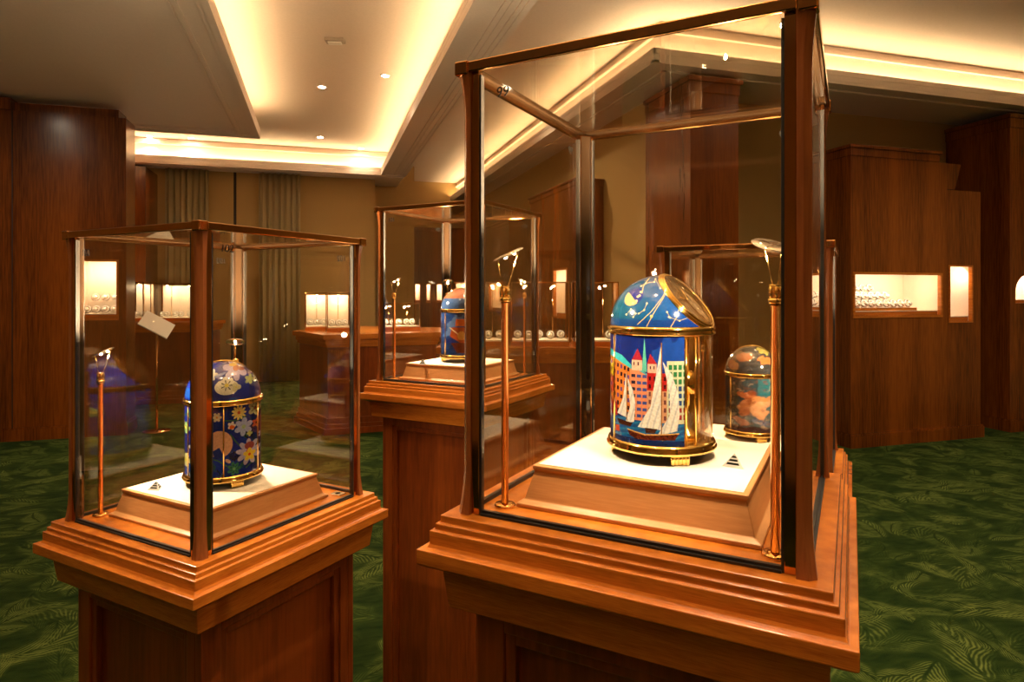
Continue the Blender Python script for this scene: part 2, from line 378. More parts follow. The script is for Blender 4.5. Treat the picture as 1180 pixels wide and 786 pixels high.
def watch(loc, rz, label, group, sc=1.0):
    o = WPROTO if not WUSED[0] else copy_tree(WPROTO)
    WUSED[0] = True
    o.location = Vector(loc)+Vector((0, 0, .0006)); o.rotation_euler = (0, 0, rz); o.scale = (sc,)*3
    tag(o, label, 'watch', group); return o

# ------------------------------------------------------------------ built-in cabinets
def cabinet(loc, rz, w, d, h, cap, label, niches=(), seams=(), step=None, cap_over=.03, capinset=(0, 0), ov=(.02, .02)):
    t = empty('wood_cabinet', loc, rz); tag(t, label, 'cabinet')
    zs = sorted({.0, h} | {n[2] for n in niches} | {n[3] for n in niches}); xs = sorted({0., w} | {n[0] for n in niches} | {n[1] for n in niches})
    m = MB()
    for i in range(len(xs)-1):
        for j in range(len(zs)-1):
            cx, cz = (xs[i]+xs[i+1])/2, (zs[j]+zs[j+1])/2
            if any(n[0] < cx < n[1] and n[2] < cz < n[3] for n in niches): continue
            m.box(xs[i], xs[i+1], 0, .03, zs[j], zs[j+1])
    m.box(0, .03, .03, d, 0, h); m.box(w-.03, w, .03, d, 0, h); m.box(.03, w-.03, d-.03, d, 0, h); m.box(.03, w-.03, .03, d-.03, h-.03, h)
    m.build('body', M_cab, t)
    m = MB(); m.box(-ov[0], w+ov[1], -.025, d, 0, .11); m.box(-ov[0]*.6, w+ov[1]*.6, -.014, d, .11, .125); m.build('plinth_board', M_cab, t)
    if cap:
        a, b = capinset
        m = MB(); m.box(a-cap_over*.4, w-b+cap_over*.4, -cap_over*.4, d, h, h+cap*.7); m.box(a-cap_over, w-b+cap_over, -cap_over, d, h+cap*.7, h+cap); m.build('cornice', M_cab, t, bevel=.004)
    for s in seams: MB().box(s-.004, s+.004, -.003, .001, .125, h).build('seam', M_dark, t)
    return t
def niche(t, x0, x1, z0, z1, dep, arch=False, power=2.0, fw=.022, shelfh=.05):
    power *= .38
    m = MB()
    m.box(x0, x1, dep, dep+.01, z0, z1); m.box(x0-.005, x0, .03, dep, z0, z1); m.box(x1, x1+.01, .03, dep, z0, z1)
    m.box(x0-.01, x1+.01, .03, dep, z1, z1+.01); m.box(x0-.01, x1+.01, .03, dep, z0-.01, z0); m.build('niche_lining', M_niche, t)
    f = MB()
    if not arch:
        for a in ((x0-fw*.3, x0+fw*.7, z0-fw*.3, z1+fw*.3), (x1-fw*.7, x1+fw*.3, z0-fw*.3, z1+fw*.3)): f.box(a[0], a[1], -.008, .03, a[2], a[3])
        f.box(x0+fw*.7, x1-fw*.7, -.008, .03, z0-fw*.3, z0+fw*.7); f.box(x0+fw*.7, x1-fw*.7, -.008, .03, z1-fw*.7, z1+fw*.3)
        f.build('niche_frame', M_ledge, t)
    else:
        # spandrels make the opening round-topped
        cx, r = (x0+x1)/2, (x1-x0)/2; zc = z1-r; n = 16
        for sgn in (-1, 1):
            for k in range(n):
                a0, a1 = PI/2*k/n, PI/2*(k+1)/n
                xa, xb = cx+sgn*r*math.cos(a0), cx+sgn*r*math.cos(a1); za, zb = zc+r*math.sin(a0), zc+r*math.sin(a1)
                f.add([(xa, -.0, za), (xb, 0, zb), (xb, 0, z1), (xa, 0, z1), (xa, .03, za), (xb, .03, zb), (xb, .03, z1), (xa, .03, z1)],
                      [(0, 1, 2, 3), (7, 6, 5, 4), (0, 4, 5, 1)])
        f.build('arch_surround', M_cab, t)
    m = MB(); m.box(x0+.005, x1-.005, .04, dep-.01, z0+.001, z0+shelfh); m.box(x0+.005, x1-.005, .035, dep-.01, z0+shelfh, z0+shelfh+.008, 1); m.build('shelf', [M_ledge, M_suede], t)
    MB().box(x0+.003, x1-.003, .012, .016, z0+.003, z1-.003).build('pane', M_clear, t)
    MB().box(x0+.04, x1-.04, .04, .06, z1-.006, z1-.001).build('lamp_strip', M_bulb if False else M_cove, t)
    mw = t.matrix_basis
    c = mw @ Vector(((x0+x1)/2, .07, z1-.03)); a = mw @ Vector(((x0+x1)/2, dep*.8, (z0+z1)/2))
    light('AREA', 'niche_light', c, power, (1, .80, .60), shape='RECTANGLE', size=(x1-x0)*.8, size_y=.04, aim=a)
def at(t, x, y, z): return t.matrix_basis @ Vector((x, y, z))

# tall cabinet at the left
t = cabinet((-5.0, 7.20, 0), 0, 3.16, .32, 3.16, 0, 'tall dark wood cabinet at the left with a small lit display window', niches=[(2.74, 3.09, 1.15, 1.74)], seams=(2.20,))
t.matrix_basis = t.matrix_basis
m = MB(); m.box(0, 2.2, -.035, .32, 3.16, 3.27); m.box(2.2, 3.08, .05, .32, 3.16, 3.25); m.build('cornice', M_cab, t)
bpy.context.view_layer.update()
LC = t
niche(t, 2.74, 3.09, 1.15, 1.74, .28, power=5)
for k in range(4): watch(at(t, 2.79+k*.08, .09, 1.209), 0, f'white jewellery stand, {ORD[k]} from left at the front of the left cabinet window', 'stands in the left cabinet window', 1.25)
for k in range(3): watch(at(t, 2.83+k*.09, .21, 1.33), 0, f'white jewellery stand, {ORD[k]} from left on the raised back row of the left cabinet window', 'stands in the left cabinet window', 1.25)
tag(MB().box(0, .28, 0, .08, 0, .12).build('display_block', M_suede), 'cream display block raising the back row in the left cabinet window', 'display block')
bpy.data.objects['display_block'].location = at(t, 2.77, .17, 1.209)
# far wood cabinet left of the curtain
t = cabinet((-4.2, 10.1, 0), 0, 1.86, .7, 3.2, 0, 'far wood cabinet beyond the tall left cabinet, next to the curtain', seams=(.9,))
# pillar cabinet behind the tall case
t = cabinet((2.97, 4.65, 0), 0, .47, .76, 3.10, .13, 'tall narrow wood cabinet standing between beige walls behind the tall glass case')
# wide cabinet with the watch niche
C = cabinet((4.64, 4.65, 0), 0, 1.16, .77, 2.67, .10, 'wide wood wall cabinet with three rows of watches in a lit niche', niches=[(.03, 1.09, 1.19, 1.60)], capinset=(0, .12), ov=(.02, 0))
bpy.context.view_layer.update(); niche(C, .03, 1.09, 1.19, 1.60, .42, power=4.5)
rows = [(9, 1.2755, .10, 'bottom', .088), (7, 1.350, .20, 'middle', .088), (6, 1.425, .30, 'top', .088)]
for n, z, yy, w, dx in rows:
    for k in range(n): watch(at(C, .09+k*dx+.01*(yy > .15), yy, z), 0, f'wristwatch on white collar, {ORD[k]} from left in the {w} row of the wide niche', 'watches in the wide lit niche', 1.2)
tag(MB().box(0, .80, 0, .08, 0, .026).build('watch_riser', M_ledge), 'long wooden strip under the front row of watches in the wide niche', 'riser').location = at(C, .045, .055, 1.2485)
tag(MB().box(0, .66, 0, .20, 0, .10).build('watch_riser', M_suede), 'low cream riser under the middle row of watches in the wide niche', 'riser').location = at(C, .055, .165, 1.2485)
tag(MB().box(0, .57, 0, .10, 0, .074).build('watch_riser', M_suede), 'upper cream riser under the top row of watches in the wide niche', 'riser').location = at(C, .055, .265, 1.3497)
# lower neighbour with narrow niche
C2 = cabinet((5.802, 4.65, 0), 0, .43, .77, 2.41, 0, 'lower narrow wood cabinet with a tall lit niche holding one watch', niches=[(.02, .32, 1.13, 1.68)], ov=(0, .02))
bpy.context.view_layer.update(); niche(C2, .02, .32, 1.13, 1.68, .35, power=3, fw=.014)
watch(at(C2, .13, .14, 1.189), 0, 'single wristwatch on a collar in the narrow tall niche', 'watches in the right cabinets', 1.25)
# slanted fin above the lower cabinet
m = MB(); m.add([(0, 0, 0), (.12, 0, 0), (.2, 0, .25), (0, 0, .25), (0, .5, 0), (.1, .5, 0), (.2, .5, .25), (0, .5, .27)], [(0, 1, 2, 3), (7, 6, 5, 4), (0, 4, 5, 1), (1, 5, 6, 2), (2, 6, 7, 3), (3, 7, 4, 0)])
o = m.build('cornice_end', M_cab, C); o.location = (1.163, .02, 2.42)
# tall cabinet at the right edge
D = cabinet((6.73, 4.72, 0), 0, .87, .69, 3.10, .14, 'tall wood cabinet at the right edge of the room with an arched niche', niches=[(.08, .42, 1.31, 1.60)])
bpy.context.view_layer.update(); niche(D, .08, .42, 1.31, 1.60, .35, arch=True, power=2.5, shelfh=.03)
watch(at(D, .17, .15, 1.349), 0, 'single wristwatch on a collar in the arched niche', 'watches in the right cabinets', 1.3)
# cabinet on the inner wall
E_ = cabinet((2.75, 8.2, 0), -PI/2, 1.6, .34, 2.62, .08, 'wood cabinet on the inner wall with a tall pale niche', niches=[(.9, 1.35, 1.12, 1.70)])
bpy.context.view_layer.update(); niche(E_, .9, 1.35, 1.12, 1.70, .30, power=3)
for k in range(3): watch(at(E_, 1.0+k*.12, .15, 1.179), -PI/2, f'watch on a white collar, {ORD[k]} from left in the inner wall niche', 'watches in the inner wall niche', 1.4)
# far end cabinets
G = cabinet((1.68, 12.3, 0), 0, 1.3, .6, 2.6, .08, 'far wood cabinet at the end of the room with slim lit niches', niches=[(.10, .20, 1.22, 1.58), (.32, .40, 1.22, 1.58), (.52, .68, 1.22, 1.58), (.9, 1.2, 1.1, 1.62)])
bpy.context.view_layer.update()
for a, b in ((.10, .20), (.32, .40), (.52, .68), (.9, 1.2)): niche(G, a, b, 1.22 if a < .8 else 1.1, 1.58 if a < .8 else 1.62, .2, power=2.0, fw=.012)
F_ = cabinet((2.72, 10.6, 0), -PI/2, 1.5, .37, 2.45, .07, 'far wood cabinet on the inner wall with a broad lit niche', niches=[(.35, 1.15, 1.12, 1.60)])
bpy.context.view_layer.update(); niche(F_, .35, 1.15, 1.12, 1.60, .25, power=4)

# ------------------------------------------------------------------ counters with glass showcases
def counter(pts, h, label):
    P = [room(*p) for p in pts]; cx = sum(p[0] for p in P)/len(P); cy = sum(p[1] for p in P)/len(P)
    t = empty('display_counter', (cx, cy, 0)); tag(t, label, 'counter')
    q = [(p[0]-cx, p[1]-cy) for p in P]
    sc = lambda k: [(x*k, y*k) for x, y in q]
    m = MB(); m.prism(sc(.93), .10, h-.10); m.build('body', M_body, t)
    m = MB(); m.prism(sc(1.0), 0, .06); m.prism(sc(.97), .06, .10); m.prism(sc(.95), .10, .16); m.build('base', M_body, t, bevel=.004)
    m = MB(); m.prism(sc(.96), h-.13, h-.10); m.prism(sc(.98), h-.10, h-.05); m.prism(sc(1.02), h-.05, h); m.build('worktop', M_ledge, t, bevel=.005)
    return t
cA = counter([(-2.4, 7.0), (-1.86, 6.3), (-.75, 6.7), (-.75, 7.6), (-2.0, 8.0)], 1.0, 'dark wood island counter with a flared base, seen through the left glass case')
cB = counter([(-.62, 5.3), (.98, 5.3), (.98, 5.85), (-.62, 5.85)], .96, 'long wood display counter behind the tall glass case')
cC = counter([(-5.3, 8.25), (-4.9, 8.0), (-4.0, 8.2), (-4.0, 8.85), (-5.3, 8.8)], 1.04, 'dark wood counter beside the tall left cabinet')
def showcase(X, Y, rz, w, d, h, z, label, nw, wl, lamps=1, power=2.6, back=False):
    x, y = room(X, Y); t = empty('glass_showcase', (x, y, z), rz); tag(t, label, 'showcase', 'small glass showcases on the counters')
    m = MB(); m.box(-w/2, w/2, -d/2, d/2, 0, .04); m.box(-w/2+.012, w/2-.012, -d/2+.012, d/2-.012, .04, .052, 1); m.build('base', [M_ledge, M_suede], t)
    m = MB()
    for sx in (-1, 1):
        for sy in (-1, 1): a, b = sx*(w/2-.005), sy*(d/2-.005); m.box(a-.004, a+.004, b-.004, b+.004, .04, h)
    m.box(-w/2, w/2, -d/2, -d/2+.008, h-.008, h); m.box(-w/2, w/2, d/2-.008, d/2, h-.008, h)
    m.box(-w/2, -w/2+.008, -d/2+.008, d/2-.008, h-.008, h); m.box(w/2-.008, w/2, -d/2+.008, d/2-.008, h-.008, h)
    m.build('edge_frame', M_brass, t)
    m = MB(); m.box(-w/2+.01, w/2-.01, -d/2+.003, -d/2+.006, .045, h-.01); m.box(-w/2+.01, w/2-.01, d/2-.006, d/2-.003, .045, h-.01)
    m.box(-w/2+.003, -w/2+.006, -d/2+.01, d/2-.01, .045, h-.01); m.box(w/2-.006, w/2-.003, -d/2+.01, d/2-.01, .045, h-.01); m.box(-w/2+.009, w/2-.009, -d/2+.009, d/2-.009, h-.006, h-.003)
    m.build('glass_pane', M_clear, t)
    if back: MB().box(-w/2+.02, w/2-.02, d/2-.018, d/2-.010, .053, h-.03).build('back_panel', M_niche, t)
    bpy.context.view_layer.update()
    for k in range(nw):
        xx = -w/2+.06+(w-.12)*(k/(max(nw-1, 1)))
        watch(at(t, xx, -.03 if k % 2 else .03, .052), rz, f'watch on a white collar, {ORD[k]} from left in {wl}', 'watches in the small glass showcases', 1.15)
    for k in range(lamps):
        xx = -w/2+w*(k+.5)/lamps
        m = MB(); m.lathe([(.02, 0), (.02, .006)], 12, 0, (xx, d/2-.04, .0525)); m.tube([(xx, d/2-.04, .055), (xx, d/2-.04, h-.05)], .003, 6); m.tube([(xx, d/2-.04, h-.05), (xx, 0, h-.025)], .002, 6)
        m.lathe([(.022, 0), (.025, .004), (.02, .009)], 16, 0, (xx, -.0, h-.03))
        mm = m.build('display_lamp', M_brass); mm.matrix_basis = t.matrix_basis.copy(); tag(mm, f'small brass lamp, {ORD[k]} from left in {wl}', 'lamp', 'lamps in the small glass showcases')
        b = MB().lathe([(.010, -.007), (.012, -.001)], 12, 0, (xx, 0, h-.03)).build('bulb', M_bulb, mm)
        light('POINT', 'showcase_light', at(t, xx, 0, h-.05), power, WARMW, shadow_soft_size=.012)
    return t
rzA = math.atan2(.4, 1.11)-PHI
showcase(-2.17, 7.08, rzA, .26, .26, .42, 1.0, 'small glass showcase at the left end of the island counter', 3, 'the left island showcase', 1, 2.2, True)
showcase(-1.88, 6.90, rzA, .26, .26, .42, 1.0, 'small glass showcase just right of the first on the island counter', 3, 'the second island showcase', 1, 2.2, True)
showcase(-1.25, 7.05, rzA, .42, .26, .30, 1.0, 'low glass showcase on the right half of the island counter', 5, 'the low island showcase', 2)
showcase(-.30, 5.58, -PHI, .5, .34, .55, .96, 'glass showcase at the left end of the long counter', 5, 'the left long counter showcase', 2)
showcase(.24, 5.58, -PHI, .5, .34, .55, .96, 'glass showcase in the middle of the long counter', 5, 'the middle long counter showcase', 2)
showcase(.72, 5.58, -PHI, .38, .34, .55, .96, 'glass showcase at the right end of the long counter', 2, 'the right long counter showcase', 2)
showcase(-4.98, 8.5, -.2, .26, .34, .52, 1.04, 'glass showcase at the left of the dark counter, beside the tall cabinet', 4, 'the left dark counter showcase', 1, 2.8, True)
showcase(-4.46, 8.5, -.2, .56, .34, .50, 1.04, 'wide glass showcase on the dark counter, right of the narrower one', 6, 'the wide dark counter showcase', 2, 2.4, True)
# info stand with tilted white board
x, y = room(-3.63, 6.5); t = empty('information_stand', (x, y, 0), -PHI); tag(t, 'slim floor stand with a tilted white board, seen through the left case', 'stand')
MB().lathe([(.13, 0), (.13, .008), (.12, .014), (.02, .018)], 32).build('base', M_rail, t)
MB().tube([(0, 0, .015), (0, 0, 1.06)], .012, 10).build('pole', M_rail, t)
o = MB().box(-.15, .15, -.11, .11, -.006, .006).build('board', M_white, t); o.location = (0, 0, 1.09); o.rotation_euler = (.75, .55, .5)

# ------------------------------------------------------------------ the big glass cases
HG = 1.29*S; HP = .4685*S
def case(X, Y, zdeck, label, number):
    x, y = room(X*S, Y*S); t = empty('glass_display_case', (x, y, 0), -PI/4); tag(t, label, 'display case', 'free-standing glass cases on wooden pedestals')
    zd = zdeck
    P = [(.5, 0), (.5, -.022), (.511, -.022), (.511, -.0406), (.5224, -.0406), (.5224, -.078), (.528, -.0895), (.5485, -.0895), (.5485, -.132), (.54, -.138), (.53, -.141), (.505, -.152), (.495, -.158), (.495, -.165), (.483, -.262), (.478, -.268), (.425, -.27)]
    MB().sq([(a*S, zd+b*S) for a, b in P]).build('cornice', M_ledge, t, bevel=.0012)
    h = .425*S; zt = zd-.27*S; hb = h-.014; st = .09*S; tr = .062*S
    m = MB(); m.box(-hb, hb, -hb, hb, .0, zt)
    for k in range(4):
        c, s_ = round(math.cos(k*PI/2)), round(math.sin(k*PI/2))
        def rb(x0, x1, y0, y1, z0, z1):
            a = [(x0*c-y0*s_, x0*s_+y0*c), (x1*c-y1*s_, x1*s_+y1*c)]
            m.box(min(a[0][0], a[1][0]), max(a[0][0], a[1][0]), min(a[0][1], a[1][1]), max(a[0][1], a[1][1]), z0, z1)
        rb(-h, -h+st, -h, -hb, .1, zt); rb(h-st, h-.014, -h, -hb, .1, zt); rb(-h+st, h-st, -h, -hb, zt-tr, zt); rb(-h+st, h-st, -h, -hb, .1, .1+tr*1.5)
        # small moulding round the panel
        e = .012
        rb(-h+st, -h+st+e, -h+.004, -hb, .1+tr*1.5, zt-tr); rb(h-st-e, h-st, -h+.004, -hb, .1+tr*1.5, zt-tr)
        rb(-h+st+e, h-st-e, -h+.004, -hb, zt-tr-e, zt-tr); rb(-h+st+e, h-st-e, -h+.004, -hb, .1+tr*1.5, .1+tr*1.5+e)
    m.build('pedestal', M_body, t, bevel=.0015)
    MB().sq([(h+.006, .115), (h+.012, .10), (h+.018, .09), (h+.018, 0)]).build('plinth_board', M_body, t)
    # posts
    fl = lambda k: .0042*max(0, 1-k/.055)**2
    for k in range(4):
        R = Matrix.Rotation(k*PI/2, 4, 'Z')
        # outer corner at (-HP,-HP); wooden corner bar, flared at both ends
        m = MB(); ns = 22; ring = []
        zz = sorted([HG*.985*i/ns for i in range(ns+1)]+[.006, .012, .02, .03, .04, .05]+[HG*.985-a for a in (.006, .012, .02, .03, .04, .05)])
        w = .0115
        for z in zz:
            f = fl(z)+fl(HG*.985-z); a = -HP+.0045-f; b = -HP+.0045+w
            ch = .006
            ring.append([(a+ch, a, z), (b, a, z), (b, b, z), (a, b, z), (a, a+ch, z)])
        vs = [R @ Vector(p)+Vector((0, 0, zd)) for r_ in ring for p in r_]
        fs = [(0, 1, 2, 3, 4), tuple(reversed(range(5*(len(zz)-1), 5*len(zz))))]
        for i in range(len(zz)-1):
            for j in range(5): fs.append((5*i+j, 5*i+(j+1) % 5, 5*i+5+(j+1) % 5, 5*i+5+j))
        m.add(vs, fs); po = m.build('corner_post', M_post, t)
        q = .0045; b0 = -HP+q+w; 
        o_ = -HP+q; hp = [(.0115, .0015), (.021, .0015), (.021, .009), (.0178, .009), (.0178, .0105), (.0150, .0105), (.0150, .0132), (.0132, .0132)]
        hp = hp+[(b_, a_) for a_, b_ in reversed(hp)][1:]+[(.0115, .0115)]; poly = [(o_+a_, o_+b_) for a_, b_ in hp]
        poly = [((R @ Vector((px, py, 0))).x, (R @ Vector((px, py, 0))).y) for px, py in poly]
        MB().prism(poly, zd+.0005, zd+HG*.985).build('brass_angle', M_rail, po, bevel=.0008)
        bp_ = [(.0200, .0093), (.0200, .0128), (.0155, .0155), (.0128, .0200), (.0093, .0200), (.0120, .0120)]
        MB().prism([((R @ Vector((o_+a_, o_+b_, 0))).x, (R @ Vector((o_+a_, o_+b_, 0))).y) for a_, b_ in bp_], zd+.0006, zd+HG*.98).build('inner_reflection_strip', M_black, po)  # black strip in the post, for black trim and dark reflections in the brass
        m = MB()
        for (x0, x1, y0, y1) in ((b0+.0095, b0+.0118, -HP+q+.002, -HP+q+.008), (-HP+q+.002, -HP+q+.008, b0+.0095, b0+.0118)):
            vs = [R @ Vector((xx, yy, zq)) for zq in (zd+.0005, zd+HG*.97) for yy in (y0, y1) for xx in (x0, x1)]
            m.add(vs, [(0, 2, 3, 1), (4, 5, 7, 6), (0, 1, 5, 4), (1, 3, 7, 5), (3, 2, 6, 7), (2, 0, 4, 6)])
        m.build('gasket', M_gasket, po)
    def side(k, build):
        R = Matrix.Rotation(k*PI/2, 4, 'Z')
        m = MB(); build(m)
        m.v = [tuple(R @ Vector(v)) for v in m.v]
        return m
    for k in range(4):
        zt2 = zd+HG
        m = side(k, lambda m: m.box(-HP+.015, HP-.015, -HP, -HP+.005, zt2-.0115, zt2)); tr_ = m.build('top_rail', M_rail, t, bevel=.0014)
        m = side(k, lambda m: m.box(-HP+.015, HP-.015, -HP+.0051, -HP+.0145, zt2-.0058, zt2-.0004)); m.build('inner_reflection_strip', M_black, tr_)  # added black lining, stands in for dark reflections inside the rail
        m = side(k, lambda m: m.box(-HP-.001, -HP+.015, -HP-.001, -HP+.015, zt2-.0135, zt2+.0012)); m.build('corner_cap', M_rail, t, bevel=.0015)
        m = side(k, lambda m: m.box(-HP+.0266, HP-.0266, -HP+.0078, -HP+.0125, zd+.0002, zd+.005).box(-HP+.0275, HP-.0275, -HP+.005, -HP+.0078, zd+.0002, zd+.0025)); m.build('sill_strip', M_gasket, t)
        m = side(k, lambda m: m.box(-HP+.028, HP-.028, -HP+.0085, -HP+.0115, zd+.002, zt2-.0062)); m.build('glass_pane', M_glass, t)
    MB().box(-HP+.0148, HP-.0148, -HP+.0148, HP-.0148, zd+HG-.005, zd+HG-.002).build('glass_lid', M_glass, t)
    if number:
        for k in range(4):
            R = Matrix.Rotation(k*PI/2, 4, 'Z'); p = R @ Vector((-HP+.052, -HP+.0083, zd+HG-.036))
            o = text_mesh('number', number, .0155, M_ink, t, p, (PI/2, 0, k*PI/2))
    return t
ZD = {k: CAMZ+v*S for k, v in dict(L=-1.019, R=-.633, M=-.656, N=-1.019).items()}
CX = dict(L=(-1.376, 3.035), R=(.472, 2.017), M=(-.394, 4.944), N=(1.489, 3.946))
case(*CX['L'], ZD['L'], 'glass display case on a low pedestal at the left, holding the blue flower clock', '102')
case(*CX['R'], ZD['R'], 'large near glass display case on a tall pedestal, holding the sailing boat clock', '99')
case(*CX['M'], ZD['M'], 'glass display case on the rear pedestal between the two near cases', '101')
case(*CX['N'], ZD['N'], 'low glass display case standing just behind the large near case', None)

def riser(k, label):
    x, y = room(CX[k][0]*S, CX[k][1]*S); t = empty('display_riser', (x, y, ZD[k]), -PI/4); tag(t, label, 'riser', 'cream-topped wooden risers in the glass cases')
    MB().sq([(a*S, b*S) for a, b in [(.304, .12), (.304, .108), (.299, .104), (.322, .022), (.332, .016), (.34, .012), (.34, .0005)]]).build('wooden_base', M_riser, t, bevel=.001)
    MB().sq([(.290*S, .1222*S), (.290*S, .12*S)]).build('suede_top', M_suede, t)
    return ZD[k]+.1222*S
ZR = {}
ZR['L'] = riser('L', 'sloped wooden riser with cream top under the blue flower clock')
ZR['R'] = riser('R', 'sloped wooden riser with white top under the sailing boat clock')
ZR['M'] = riser('M', 'sloped wooden riser with cream top in the rear glass case')
ZR['N'] = riser('N', 'sloped wooden riser with cream top in the case behind the large one')

def halo(k, u, v, label, aim_h=.3, power=1.0):
    cx, cy = CX[k]; th = -.49
    X = cx+u*math.cos(th)-v*math.sin(th); Y = cy+u*math.sin(th)+v*math.cos(th)
    x, y = room(X*S, Y*S); z = ZD[k]; c = room(cx*S, cy*S)
    t = empty('halogen_lamp', (x, y, z)); tag(t, label, 'lamp', 'brass pole lamps inside the glass cases')
    MB().lathe([(.0115, .0003), (.0118, .002), (.0105, .0035), (.006, .0045)], 28).build('foot', M_brass, t)
    MB().lathe([(.0040, .004), (.0040, .60*S), (.0048, .60*S), (.0048, .606*S)], 20).build('pole', M_rail, t)
    m = MB(); m.lathe([(.0062, .606*S), (.0062, .618*S)], 20)
    for q in range(6): a = q*PI/3; m.lathe([(.0014, 0), (.0014, .03*S)], 8, 0, (.0045*math.cos(a), .0045*math.sin(a), .618*S))
    m.lathe([(.0055, .645*S), (.0055, .652*S)], 20); m.build('socket_collar', M_gold, t)
    d = Vector((c[0]-x, c[1]-y, 0)).normalized()
    aim = Vector((d.x, d.y, -2.1)).normalized()
    q = (-aim).to_track_quat('Z', 'X'); Mr = q.to_matrix()
    hc = Vector((0, 0, .745*S))+d*.004
    m = MB(); m.lathe([(.0165, -.0004), (.0178, .0006), (.0160, .0016), (.010, .0021)], 36, 0, hc, Mr); m.torus(hc, .0176, .0008, Mr, 36, 6); m.build('reflector_disc', M_chrome, t)
    tp = (d-aim*d.dot(aim)).normalized()
    w = MB()
    for sg in (-1, 1):
        e = hc + tp*sg*.0135
        hz = d*sg
        w.tube([hz*.003+Vector((0, 0, .648*S)), e], .0005, 6)
    w.build('support_wire', M_gold, t)
    m = MB()
    for sg in (-.4, .6): m.lathe([(.0007, -.0030), (.0017, -.0022), (.0018, -.0008)], 12, 0, hc+tp*sg*.011, Mr)
    m.build('bulb', M_bulb, t)
    lp = Vector((x, y, z))+hc+aim*.006
    light('SPOT', 'case_spot', lp, power, (1, .80, .55), spot_size=1.75, spot_blend=.7, shadow_soft_size=.004, aim=(c[0], c[1], z+aim_h*S))
    light('SPOT', 'uplight_fill', Vector((x, y, z))+hc+Vector((0, 0, .006))+d*.09, PW*UPK, (1, .76, .48), shadow_soft_size=.003, spot_size=2.95, spot_blend=.9, aim=Vector((x, y, z))+hc+d*.09+Vector((0, 0, 1)))  # added upward fill to brighten the ceiling, set off from the lamp head
PW = 2.6; UPK = 14.0
halo('R', -.372, -.35, 'thin brass pole lamp at the left front of the large near case', power=PW)
halo('R', .372, -.358, 'brass pole lamp at the right front of the large near case', power=PW)
halo('L', -.385, -.35, 'brass pole lamp at the left corner of the low left case, glowing brightly', power=PW*2.2)
halo('L', -.37, .36, 'brass pole lamp behind the blue flower clock', power=PW*1.7)
halo('M', -.37, -.36, 'thin brass pole lamp at the left corner of the rear case', power=PW*1.5)
halo('M', -.37, .36, 'brass pole lamp behind the clock in the rear case', power=PW*1.5)
halo('M', .37, .36, 'thin brass pole lamp at the right corner of the rear case', power=PW*1.5)
halo('N', -.37, .36, 'brass pole lamp at the back of the low case behind the large one', power=PW*1.5)
halo('N', .37, -.36, 'brass pole lamp at the right front of the low case behind the large one', power=PW*1.5)
# socket plate on the left deck
th = -.49; u, v = .36, .385; X = CX['L'][0]+u*math.cos(th)-v*math.sin(th); Y = CX['L'][1]+u*math.sin(th)+v*math.cos(th)
x, y = room(X*S, Y*S); t = empty('socket_plate', (x, y, ZD['L']), -PI/4); tag(t, 'small brass socket plate on the right corner of the left deck', 'socket')
MB().box(-.012, .012, -.009, .009, .0002, .003).build('plate', M_chrome, t, bevel=.001); MB().lathe([(.005, .003), (.0045, .0034)], 16).build('hole', M_ink, t)

# little white pyramid cards
def card(k, X, Y, rz, label, s=.0125):
    x, y = room(X*S, Y*S); t = empty('price_pyramid', (x, y, ZR[k]), rz); tag(t, label, 'price marker', 'small white pyramids beside the clocks')
    a = s*.95
    MB().add([(-a, -a*.7, 0), (a, -a*.7, 0), (0, a, 0), (0, 0, s*1.15)], [(0, 2, 1), (1, 2, 3), (2, 0, 3)]).add([(-a, -a*.7, 0), (a, -a*.7, 0), (0, 0, s*1.15)], [(0, 1, 2)], 1).build('card', [M_white, M_shadecard], t)
    m = MB()
    for i in range(3):
        z = s*(.22+.27*i); f0 = 1-z/(s*1.15); f1 = 1-(z+s*.16)/(s*1.15)
        A, B, T = Vector((a, -a*.7, 0)), Vector((0, a, 0)), Vector((0, 0, s*1.15)); 
        def P_(q, f): return T+(q-T)*f
        for q0, q1 in ((A, B), (Vector((-a, -a*.7, 0)), A)):
            nrm = (q1-q0).cross(T-q0).normalized()*.0002
            i0 = q0.lerp(q1, .12); i1 = q0.lerp(q1, .85)
            m.add([P_(i0, f0)+nrm, P_(i1, f0)+nrm, P_(i1, f1)+nrm, P_(i0, f1)+nrm], [(0, 1, 2, 3)])
    m.build('printed_lines', M_ink, t)
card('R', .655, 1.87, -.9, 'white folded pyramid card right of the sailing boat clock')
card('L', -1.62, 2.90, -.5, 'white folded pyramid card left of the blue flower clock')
card('M', -.66, 4.72, -.5, 'white folded pyramid card left of the clock in the rear case')

